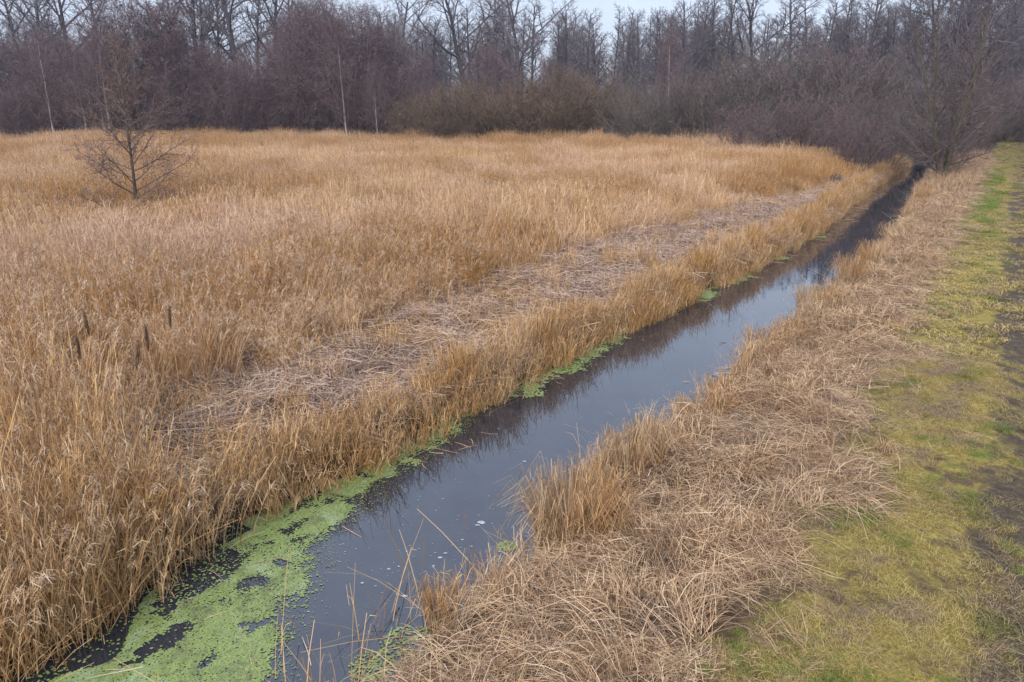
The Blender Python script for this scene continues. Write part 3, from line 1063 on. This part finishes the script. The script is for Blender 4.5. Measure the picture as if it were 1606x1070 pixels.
def tussock(px, py, z0, rad, h, lab, n=170):
    s, t = px_st(px, py, z0)
    X, Y = to_xy(s, t)
    mb = MB()
    for _ in range(n):
        r, a = rad * .55 * math.sqrt(U(0, 1)), U(0, 6.28)
        az = a + U(-.7, .7)
        hh = h * U(.6, 1.1)
        out = rad * U(.1, .9)
        x, y = r * math.cos(a), r * math.sin(a)
        c, s_ = math.cos(az), math.sin(az)
        dr = U(.05, 1.0)
        mb.ribbon([(x, y, -.15), (x + c * out * .25, y + s_ * out * .25, hh * .55), (x + c * out * .7, y + s_ * out * .7, hh), (x + c * out * 1.2, y + s_ * out * 1.2, hh * (1 - dr * .6))], .008, .003, rside(), U(0, 1))
    o = obj('grass_tussock', mb.mesh('grass_tussock', [M['tussock']]))
    o.location = (X, Y, max(.05, float(ground_z(s, t))))
    tag(o, lab, 'tussock', 'tussocks along the right bank')


for a in ((890, 850, .2, .58, .85, 'largest orange brown tussock, with a dark hollow under it, on the right bank', 620),
          (985, 760, .3, .30, .6, 'pale brown tussock directly right of the largest tussock', 200),
          (1075, 665, .2, .20, .55, 'small reddish tussock jutting into the narrow middle of the water', 150),
          (1190, 545, .2, .35, .55, 'low dark brown tussock at the bend of the right bank', 220),
          (1265, 478, .2, .35, .6, 'dark red brown tussock beside the bright water', 220),
          (1330, 455, .3, .45, .8, 'tall pale straw tussock right of the bright water', 300),
          (1400, 385, .3, .5, .8, 'brown tussock beside the dark far stretch of water', 260),
          (1015, 745, .25, .34, .6, 'rust tan clump between the largest tussock and the reddish one', 260),
          (1130, 625, .25, .32, .55, 'rust tan clump right of the small reddish tussock', 240),
          (1230, 530, .3, .34, .6, 'rust tan clump on the bank left of the dark red brown tussock', 240),
          (1365, 425, .35, .42, .75, 'pale brown clump right of the tall pale straw tussock', 260),
          (1445, 320, .35, .5, .9, 'pale dry clump on the right bank before the mossy ditch tree', 260),
          (690, 965, .15, .22, .42, 'small orange tussock at the near end of the right bank', 170),
          (1385, 725, .6, .14, .16, 'tiny dry tussock at the edge of the mossy verge', 120)):
    tussock(*a)


def heap():
    X, Y = on_z(1310, 285, .7)
    mb = MB()
    for _ in range(420):
        a, q = U(0, 6.28), math.sqrt(U(0, 1))
        x, y = .9 * q * math.cos(a), .7 * q * math.sin(a)
        z = .75 * (1 - q * q) * U(.5, 1)
        az = U(0, 6.28)
        L = U(.2, .6)
        mb.ribbon([(x, y, z), (x + L * .5 * math.cos(az), y + L * .5 * math.sin(az), z + U(0, .15)), (x + L * math.cos(az), y + L * math.sin(az), z - U(0, .2))], .03, .012, norm((U(-1, 1), U(-1, 1), U(-1, 1))), U(0, 1))
    o = obj('stem_heap', mb.mesh('stem_heap', [M['heap']]))
    o.location = (X, Y, float(gz_xy(X, Y)))
    tag(o, 'dark grey heap of rotting stems at the edge of the reed bed', 'heap')


heap()


# ------------------------------------------------------------------ trees
def grow(T, C, p, d, L, r, lvl, P, tint):
    n = (9, 6, 4, 3, 3)[lvl]
    wob, up = P['wob'][lvl], P['up'][lvl]
    pts, rad = [p], [r]
    dirs = [d]
    st = L / (n - 1)
    re = r * P['taper'][lvl]
    for i in range(1, n):
        d = norm((d[0] + U(-wob, wob), d[1] + U(-wob, wob), d[2] + U(-wob, wob) + up))
        p = (p[0] + d[0] * st, p[1] + d[1] * st, p[2] + d[2] * st)
        pts.append(p)
        dirs.append(d)
        rad.append(r + (re - r) * i / (n - 1))
    if lvl == 0:
        T.tube(pts, rad, 8, tint)
    elif lvl == 1:
        C.tube(pts, rad, 4, tint)
    else:
        u, w_ = frame(d)
        a = U(0, 6.28)
        c, s_ = math.cos(a), math.sin(a)
        C.ribbon(pts, 2 * r, 2 * re, (u[0] * c + w_[0] * s_, u[1] * c + w_[1] * s_, u[2] * c + w_[2] * s_), U(.1, .9))
    if lvl >= len(P['n']) or P['n'][lvl] == 0:
        return
    k = P['n'][lvl]
    ph = U(0, 6.28)
    for q in range(k):
        u0 = P['start'][lvl] + (1 - P['start'][lvl]) * (q + U(0, 1)) / k
        f = min(u0, .999) * (n - 1)
        i = int(f)
        b = tuple(pts[i][j] + (pts[i + 1][j] - pts[i][j]) * (f - i) for j in range(3))
        t = dirs[min(i + 1, n - 1)]
        ph += 2.4 + U(-.6, .6)
        a0 = P['ang'][lvl]
        if lvl == 0 and 'ang_top' in P:
            a0 = a0 + (P['ang_top'] - a0) * (u0 - P['start'][0]) / (1 - P['start'][0])
        an = math.radians(a0 + U(-12, 12))
        u, w_ = frame(t)
        c, s_ = math.cos(ph), math.sin(ph)
        ca, sa = math.cos(an), math.sin(an)
        dd = norm(tuple(t[j] * ca + (u[j] * c + w_[j] * s_) * sa for j in range(3)))
        prof = P['prof'](u0) if lvl == 0 else 1.15 - .6 * u0
        LL = L * P['ratio'][lvl] * prof * U(.75, 1.2)
        rr = max(P['rmin'], min((r + (re - r) * u0) * .75, r * P['rr'][lvl]))
        grow(T, C, b, dd, LL, rr, lvl + 1, P, tint)


def P_(**k):
    b = dict(wob=(.05, .14, .22, .28, .3), up=(.02, .07, .06, .04, .03), taper=(.25, .3, .4, .5, .5), n=(30, 9, 6, 3), start=(.36, .2, .1, .1), ang=(55, 45, 45, 45),
             ratio=(.28, .45, .45, .5), rr=(.35, .5, .5, .6), rmin=.0082, prof=lambda u: 1.25 - u * .9)
    b.update(k)
    return b


KINDS = {
    'alder': P_(),
    'alder_slim': P_(n=(34, 8, 6, 3), start=(.3, .2, .1, .1), ratio=(.19, .45, .5, .5), ang=(58, 45, 45, 45), prof=lambda u: 1.2 - u * .75),
    'oak': P_(n=(11, 9, 7, 5), start=(.38, .3, .15, .1), ang=(55, 48, 50, 45), ang_top=30, ratio=(.5, .42, .42, .45), wob=(.10, .22, .3, .32, .3), rr=(.55, .5, .45, .5), taper=(.35, .3, .35, .5, .5), prof=lambda u: 1.15 - u * .45),
    'birch': P_(n=(34, 8, 5, 3), start=(.22, .15, .1, .1), ang=(48, 38, 40, 40), ang_top=25, ratio=(.27, .42, .5, .5), up=(.02, .10, .05, .0, -.05), rr=(.3, .5, .5, .6), prof=lambda u: .6 + 1.0 * math.sin(math.pi * min(1, u * .9 + .1)) - .2 * u),
    'bush': P_(n=(10, 9, 5, 2), start=(.12, .12, .1, .1), ang=(38, 32, 35, 40), ratio=(.55, .4, .45, .5), up=(.05, .10, .10, .08, .05), wob=(.08, .12, .16, .2, .2), rr=(.6, .6, .6, .6), taper=(.4, .4, .5, .5, .5), prof=lambda u: 1.1 - u * .5),
    'lone': P_(n=(42, 12, 8, 3), start=(.07, .18, .1, .1), ang=(82, 42, 44, 40), ang_top=40, ratio=(.42, .38, .42, .5), up=(.0, .035, .03, .02, .02), wob=(.02, .15, .16, .2, .2), rr=(.36, .5, .5, .6), rmin=.005, prof=lambda u: 1.1 - u * .78),
    'ditch': P_(n=(17, 9, 7, 3), start=(.05, .12, .1, .1), ang=(66, 42, 42, 42), ang_top=35, ratio=(.42, .42, .42, .5), up=(.02, .04, .03, .02, .02), wob=(.09, .2, .26, .28, .3), rr=(.34, .5, .5, .6), rmin=.006, prof=lambda u: 1.2 - u * .8),
}
KINDS['dense'] = P_(n=(36, 11, 8, 3), start=(.12, .15, .1, .1), ratio=(.3, .45, .45, .5), ang=(60, 46, 46, 45), ang_top=35, prof=lambda u: 1.1 - u * .6, rmin=.008)
PROTO = {}


def tree_mesh(key, kind, H, r, bark, twig, stems=1, splay=0):
    random.seed(sum(ord(c) * (i + 3) for i, c in enumerate(key)) + 11)
    T, C = MB(), MB()
    for k in range(stems):
        a = 6.283 * k / stems + U(-.5, .5)
        sp = splay * math.sqrt((k + .3) / stems) if stems > 1 else 0
        d = norm((math.sin(sp) * math.cos(a), math.sin(sp) * math.sin(a), math.cos(sp)))
        b = (.12 * math.cos(a) * min(1, stems - 1) * (1 + splay), .12 * math.sin(a) * min(1, stems - 1) * (1 + splay), -.2)
        hh = H * (U(.8, 1.05) if stems > 1 else 1)
        grow(T, C, b, d, hh, r * (U(.7, 1.1) if stems > 1 else 1), 0, KINDS[kind], U(.3, .7))
    nm = 'tree'
    PROTO[key] = (T.mesh('trunk', [M[bark]], True), C.mesh('crown', [M[twig]]), H)


for i in range(3):
    tree_mesh(f'alder{i}', 'alder', 18, .25, 'alder_bark', 'alder_twig')
    tree_mesh(f'slim{i}', 'alder_slim', 18, .20, 'alder_bark', 'alder_twig')
for i in range(2):
    tree_mesh(f'dense{i}', 'dense', 15, .17, 'alder_bark', 'alder_twig', 2, .2)
    tree_mesh(f'oak{i}', 'oak', 17, .30, 'alder_bark', 'alder_twig')
    tree_mesh(f'thorn{i}', 'bush', 6, .045, 'willow_bark', 'olive_twig', 9, .75)
    tree_mesh(f'brush{i}', 'bush', 6, .04, 'willow_bark', 'birch_twig', 8, .6)
for i in range(3):
    tree_mesh(f'birch{i}', 'birch', 11, .125, 'birch_bark', 'birch_twig')
    tree_mesh(f'purple{i}', 'birch', 11, .07, 'alder_bark', 'birch_twig', 2, .16)
    tree_mesh(f'willow{i}', 'bush', 5, .04, 'willow_bark', 'willow_twig', 12, 1.0)
tree_mesh('lone', 'lone', 6.2, .07, 'lone_bark', 'lone_twig')
tree_mesh('ditch', 'ditch', 9.8, .13, 'moss_bark', 'red_twig', 4, .30)
tree_mesh('ditch2', 'ditch', 8, .10, 'moss_bark', 'red_twig', 3, .3)


def plant(key, x, y, height, name, label, cat, group=None, rz=None, wide=1.0, lean=(0, 0), parts=('trunk', 'crown'), z=None):
    tm, cm, H = PROTO[key]
    k = height / H
    r = bpy.data.objects.new(name, None)
    r.empty_display_size = .5
    COL.objects.link(r)
    r.location = (x, y, float(gz_xy(x, y)) if z is None else z)
    r.rotation_euler = (lean[0], lean[1], U(0, 6.28) if rz is None else rz)
    r.scale = (k * wide, k * wide, k)
    tag(r, label, cat, group)
    obj(parts[0], tm, r)
    obj(parts[1], cm, r)
    return r


def plant_px(key, px, top, D, *a, **k):
    X, Y, Z = at_depth(px, top, D)
    z = float(gz_xy(X, Y))
    # the tree stands upright; a point at ground level below its top
    return plant(key, X, Y, Z - z, *a, **k)


ORD = ['first', 'second', 'third', 'fourth', 'fifth', 'sixth', 'seventh', 'eighth', 'ninth', 'tenth', 'eleventh', 'twelfth', 'thirteenth', 'fourteenth', 'fifteenth', 'sixteenth', 'seventeenth', 'eighteenth', 'nineteenth', 'twentieth']


def row(spec, keys, D, name, phrase, cat, group, wide=1.0, jit=4, parts=('trunk', 'crown')):
    for i, (px, top) in enumerate(spec):
        plant_px(keys[i % len(keys)], px, top, D + U(-jit, jit), name, phrase.format(ORD[i]), cat, group, wide=wide * U(.85, 1.15), parts=parts)


# tall bare trees at the back, left to right
row([(8, -40), (45, -60), (85, -70), (128, -75)], ['oak0', 'alder0', 'oak1', 'alder1'], 104, 'alder_tree', '{} dark tall tree from the left, rising behind the left purple birches', 'tree', 'dark trees behind the left birches')
row([(258, -60), (283, -70), (303, -60), (322, -75), (345, -60), (382, -40), (410, -50), (440, -50)], ['alder2', 'oak0', 'alder0', 'alder1', 'oak1', 'alder2', 'oak0', 'alder0'], 106, 'alder_tree', '{} from left of the dark tall trees around the bright sky gap', 'tree', 'dark trees around the left sky gap')
plant_px('oak1', 628, -2, 110, 'oak_tree', 'tall tree with open spreading forked crown left of the wide sky gap', 'tree', rz=.4)
row([(672, 30), (700, 40)], ['slim0', 'slim1'], 112, 'alder_tree', '{} slender tree under the dip in the skyline right of the forked tree', 'tree', 'slender trees under the skyline dip', wide=1.1)
row([(735, -14), (775, -20), (808, -8), (832, 5)], ['oak0', 'alder1', 'oak1', 'alder0'], 110, 'alder_tree', '{} from left of the broad tall trees behind the rounded thicket', 'tree', 'broad trees behind the rounded thicket', wide=1.15)
row([(872, 22), (893, 14), (917, 18), (940, 30), (962, 12), (984, 16), (1008, 22), (1030, 14), (1050, 20)], ['slim0', 'alder0', 'slim1', 'alder2', 'slim2', 'slim0', 'alder1', 'slim1', 'alder2'], 112, 'alder_tree', '{} from left of the grey alder row right of the rounded thicket', 'tree', 'grey alder row beside the rounded thicket', wide=.95)
row([(1076, 0), (1098, -12), (1122, -5), (1143, -16), (1163, -4), (1206, -2), (1218, 30), (1250, -14), (1278, -10), (1300, 2)], ['alder0', 'slim2', 'alder1', 'slim0', 'alder2', 'oak0', 'slim1', 'alder0', 'slim2', 'alder1'], 104, 'alder_tree', '{} from left of the tall alders around the right sky gap', 'tree', 'tall alders around the right sky gap')
row([(1325, -12), (1342, -20), (1360, -12), (1378, -8), (1398, 8), (1420, 12), (1440, -10)], ['alder1', 'slim0', 'alder2', 'alder0', 'slim1', 'slim2', 'alder1'], 96, 'alder_tree', '{} from left of the alders just left of the ditch tree', 'tree', 'alders left of the ditch tree')
row([(1470, -50), (1500, -60), (1528, -80), (1556, -70), (1585, -90)], ['dense0', 'alder2', 'dense1', 'alder0', 'dense0'], 84, 'alder_tree', '{} from left of the dark trees behind the ditch tree', 'tree', 'dark trees behind the ditch tree')

# purple birch wood at the left and its neighbours
row([(-12, 40), (18, 62), (48, 48), (82, 62), (112, 66), (150, 30), (182, -6), (212, -14), (240, 0), (268, 50), (300, 72), (335, 78)],
    ['purple0', 'purple1', 'purple2'], 90, 'birch_tree', '{} purple twigged birch counting from the left edge in the left wood', 'tree', 'purple birches of the left wood', wide=1.35)
row([(372, 84), (402, 74), (430, 52), (458, 18), (486, -8), (512, -14), (540, -4), (566, 14), (592, 38), (618, 66), (645, 88)],
    ['purple1', 'purple2', 'purple0'], 90, 'birch_tree', '{} from left in the tall purple birch clump under the left skyline', 'tree', 'purple birches of the tall clump', wide=1.35)
row([(765, 62), (792, 74)], ['purple0', 'purple2'], 96, 'birch_tree', '{} reddish twigged birch rising out of the rounded thicket', 'tree', 'reddish birches in the thicket', wide=1.2)

# pale birch trunks in front
for key, px, top, D, ln, lab in (('birch0', 62, 60, 84, -.05, 'pale trunked birch standing farthest left at the reed edge'),
                                 ('birch1', 118, 85, 84, -.05, 'short pale birch left of the leaning pair'),
                                 ('birch2', 140, 62, 83, -.08, 'left one of the two leaning pale birches'),
                                 ('birch0', 151, 66, 83, -.06, 'right one of the two leaning pale birches'),
                                 ('birch1', 536, 60, 84, 0, 'straight pale birch in front of the tall purple clump'),
                                 ('birch2', 588, 110, 82, .0, 'low forked pale birch right of the straight one'),
                                 ('birch0', 850, 98, 84, .04, 'pale birch standing in the middle of the rounded thicket'),
                                 ('birch1', 1057, 62, 80, 0, 'white trunked birch standing alone right of the rounded thicket')):
    plant_px(key, px, top, D, 'birch_tree', lab, 'tree', 'pale birches at the reed edge', lean=(0, ln), wide=.8)

# the rounded thicket and other scrub
SB = ('stems', 'twigs')
row([(668, 158), (706, 146), (745, 136), (785, 126), (825, 118), (868, 117), (908, 127), (942, 147), (966, 170)], ['willow0', 'willow1', 'willow2'], 82, 'willow_shrub', '{} willow bush from the left in the big rounded brown thicket', 'shrub', 'willows of the rounded thicket', wide=1.3, jit=2, parts=SB)
row([(10, 130), (45, 138), (85, 128), (170, 120), (205, 130), (245, 118), (285, 124), (325, 116), (365, 126), (405, 130), (450, 122), (495, 128), (560, 118), (610, 128), (645, 142)],
    ['brush0', 'brush1'], 87, 'scrub_bush', '{} dark purple bush from the left along the left reed edge', 'shrub', 'bushes along the left reed edge', wide=1.25, jit=2.5, parts=SB)
row([(1000, 150), (1030, 140), (1075, 132), (1110, 126), (1150, 112), (1190, 100), (1232, 90), (1275, 82), (1315, 92), (1355, 100), (1395, 108)],
    ['thorn0', 'thorn1', 'brush0'], 74, 'thorn_bush', '{} grey olive bush from the left between rounded thicket and ditch tree', 'shrub', 'bushes between thicket and ditch tree', wide=1.15, jit=3, parts=SB)
row([(1170, 170), (1225, 165), (1275, 160), (1330, 158), (1375, 170)], ['brush1', 'thorn1'], 62, 'thorn_bush', '{} low brown bush from the left at the right end of the reeds', 'shrub', 'low bushes at the right end of the reeds', wide=1.35, jit=2, parts=SB)

# lone sapling, ditch trees
for s_, t_, h_, k_, lab in ((55, -8.3, 3.6, 'brush0', 'dark bush hanging over the ditch end from its left bank'),
                            (63, -7.4, 4.4, 'thorn1', 'taller dark bush right at the end of the ditch'),
                            (54, -3.0, 2.4, 'brush1', 'low bush at the foot of the mossy ditch tree')):
    plant(k_, *to_xy(s_, t_), h_, 'ditch_bush', lab, 'shrub', wide=1.25, parts=SB)
X, Y = on_z(213, 325, 1.3)
plant('lone', X, Y, 6.15, 'alder_sapling', 'lone bare sapling with tiered branches standing in the reed bed', 'tree', rz=1.0, lean=(0, .05))
X, Y = on_z(1474, 285, .45)
plant('ditch', X, Y, 9.6, 'alder_tree', 'bushy bare tree with mossy stems leaning over the far ditch', 'tree', rz=2.0, lean=(0, .02))
X, Y = to_xy(66, -4.0)
plant('ditch2', X, Y, 8.5, 'alder_tree', 'smaller bare tree just behind the mossy ditch tree', 'tree', rz=.3)
X, Y = to_xy(60, -8.6)
plant('ditch2', X, Y, 5.2, 'scrub_bush', 'brown bush on the left ditch bank opposite the mossy tree', 'shrub', rz=1.3, wide=1.2, parts=SB)
for i, (s, t, h, key) in enumerate(((60, 6.0, 13, 'dense1'), (72, 5.0, 14, 'dense0'), (84, 5.5, 15, 'dense1'), (98, 5, 15, 'dense0'))):
    X, Y = to_xy(s, t)
    plant(key, X, Y, h, 'roadside_tree', f'{ORD[i]} bare tree from the near end along the right of the track', 'tree', 'trees right of the track')
for i, (s, t, h) in enumerate(((88, -4, 6), (100, -3.5, 6), (112, -3, 7), (128, -1.5, 7), (135, 2, 7), (128, 5, 7))):
    X, Y = to_xy(s, t)
    plant('thorn0' if i % 2 else 'brush1', X, Y, h, 'scrub_bush', f'{ORD[i]} bush from the near end where the track disappears', 'shrub', 'bushes where the track disappears', wide=1.2, parts=SB)


# ---- the wood behind, one mass
def far_wood():
    src = []
    for k in ('alder0', 'slim1', 'alder2', 'purple0', 'purple1', 'brush0', 'thorn1', 'brush1'):
        for me in PROTO[k][:2]:
            src.append((k, bpy.data.objects.new('woodland', me)))
    names = [k for k, _ in src]
    P, R, S, I = [], [], [], []

    def add(X, Y, k, h, wide):
        q = h / PROTO[k][2]
        r = U(0, 6.28)
        for i, nm in enumerate(names):
            if nm == k:
                P.append((X, Y, .3))
                R.append((0, 0, r))
                S.append((q * wide, q * wide, q))
                I.append(i)
    for _ in range(235):
        px = U(-150, 1750)
        D = U(116, 152)
        X, Y, _z = at_depth(px, 100, D)
        top = np.interp(px, [0, 240, 300, 420, 470, 560, 620, 650, 700, 740, 830, 870, 1050, 1090, 1180, 1230, 1400, 1425, 1460, 1750], [30, 35, 65, 60, 10, 5, 5, 38, 40, 5, 8, 22, 20, 12, 32, 28, 10, 22, -10, -40]) + U(0, 42)
        add(X, Y, random.choice(['alder0', 'slim1', 'alder2', 'slim1']), at_depth(px, top, D)[2], U(.9, 1.2))
    for _ in range(190):
        px = U(-150, 1750)
        D = U(96, 125)
        X, Y, _z = at_depth(px, 100, D)
        add(X, Y, random.choice(['brush0', 'thorn1', 'brush1', 'purple0']), U(4.5, 8), 1.5)
    spread('woodland', 'far bare wood reading as one grey mass behind the front trees', P, R, S, I, [o for _, o in src])


far_wood()

# ------------------------------------------------------------------ light, air, camera
def haze():
    mb = MB()
    x0, x1, y0, y1, z0, z1 = -190, 190, -30, 235, -1.6, 30
    v = [(x, y, z) for z in (z0, z1) for x, y in ((x0, y0), (x1, y0), (x1, y1), (x0, y1))]
    for f in ((3, 2, 1, 0), (4, 5, 6, 7), (0, 1, 5, 4), (1, 2, 6, 5), (2, 3, 7, 6), (3, 0, 4, 7)):
        mb.v, mb.t = v, [.5] * 8
        mb.f.append(f)
        mb.m.append(0)
    m, nt, out = new_mat('thin_winter_haze')
    pv = node(nt, 'ShaderNodeVolumePrincipled')
    pv.inputs['Color'].default_value = (.93, .95, 1, 1)
    pv.inputs['Density'].default_value = .00045
    pv.inputs['Anisotropy'].default_value = .2
    nt.links.new(pv.outputs[0], out.inputs['Volume'])
    o = obj('haze', mb.mesh('haze', [m]))
    tag(o, 'thin pale winter haze over the marsh', None, None, 'stuff')


haze()

EL, AZ = math.radians(38), math.radians(200)
wd = bpy.data.worlds.new('World')
scene.world = wd
wd.use_nodes = True
nt = wd.node_tree
bg = nt.nodes['Background']
sky = nt.nodes.new('ShaderNodeTexSky')
sky.sky_type = 'NISHITA'
sky.sun_disc = False
sky.sun_elevation = EL
sky.sun_rotation = AZ
sky.air_density = 1.0
sky.dust_density = 2.0
sky.ozone_density = 1.0
hs = nt.nodes.new('ShaderNodeHueSaturation')
hs.inputs['Saturation'].default_value = .7
nt.links.new(sky.outputs[0], hs.inputs['Color'])
# cloud deck: an overcast sky brightens steadily from the horizon to the zenith
tcs = nt.nodes.new('ShaderNodeTexCoord').outputs['Generated']
sx = nt.nodes.new('ShaderNodeSeparateXYZ')
nt.links.new(tcs, sx.inputs[0])
el = maprange(nt, sx.outputs[2], 0, 1, .34, 1.0)
cl = maprange(nt, noise(nt, 2.2, 5, .6, tcs), .3, .7, .86, 1.12)
mu = nt.nodes.new('ShaderNodeMath')
mu.operation = 'MULTIPLY'
nt.links.new(el, mu.inputs[0])
nt.links.new(cl, mu.inputs[1])
vm = nt.nodes.new('ShaderNodeVectorMath')
vm.operation = 'SCALE'
vm.inputs[0].default_value = (6.1, 7.0, 9.1)
nt.links.new(mu.outputs[0], vm.inputs['Scale'])
nt.links.new(mix(nt, .78, hs.outputs[0], vm.outputs[0]), bg.inputs['Color'])
bg.inputs['Strength'].default_value = .13

sl = bpy.data.lights.new('sun', 'SUN')
sl.energy = 1.25
sl.angle = math.radians(25)
sl.color = (1, .93, .83)
so = bpy.data.objects.new('sun', sl)
COL.objects.link(so)
so.rotation_euler = (math.pi / 2 - EL, 0, math.pi - AZ)

cam = bpy.data.cameras.new('camera')
cam.sensor_fit = 'HORIZONTAL'
cam.angle = 2 * math.atan(803 / FPX)
cam.clip_end = 3000
cam.clip_start = .1
co = bpy.data.objects.new('camera', cam)
COL.objects.link(co)
co.location = (0, 0, CAM_H)
co.rotation_euler = (math.pi / 2 - PITCH, 0, 0)
scene.camera = co

scene.view_settings.view_transform = 'Standard'
scene.view_settings.look = 'None'
scene.view_settings.exposure = 1.02
scene.view_settings.gamma = 1
scene.render.engine = 'CYCLES'
scene.cycles.max_bounces = 6
scene.cycles.diffuse_bounces = 2
scene.cycles.glossy_bounces = 2
scene.cycles.transmission_bounces = 3
scene.cycles.use_denoising = True
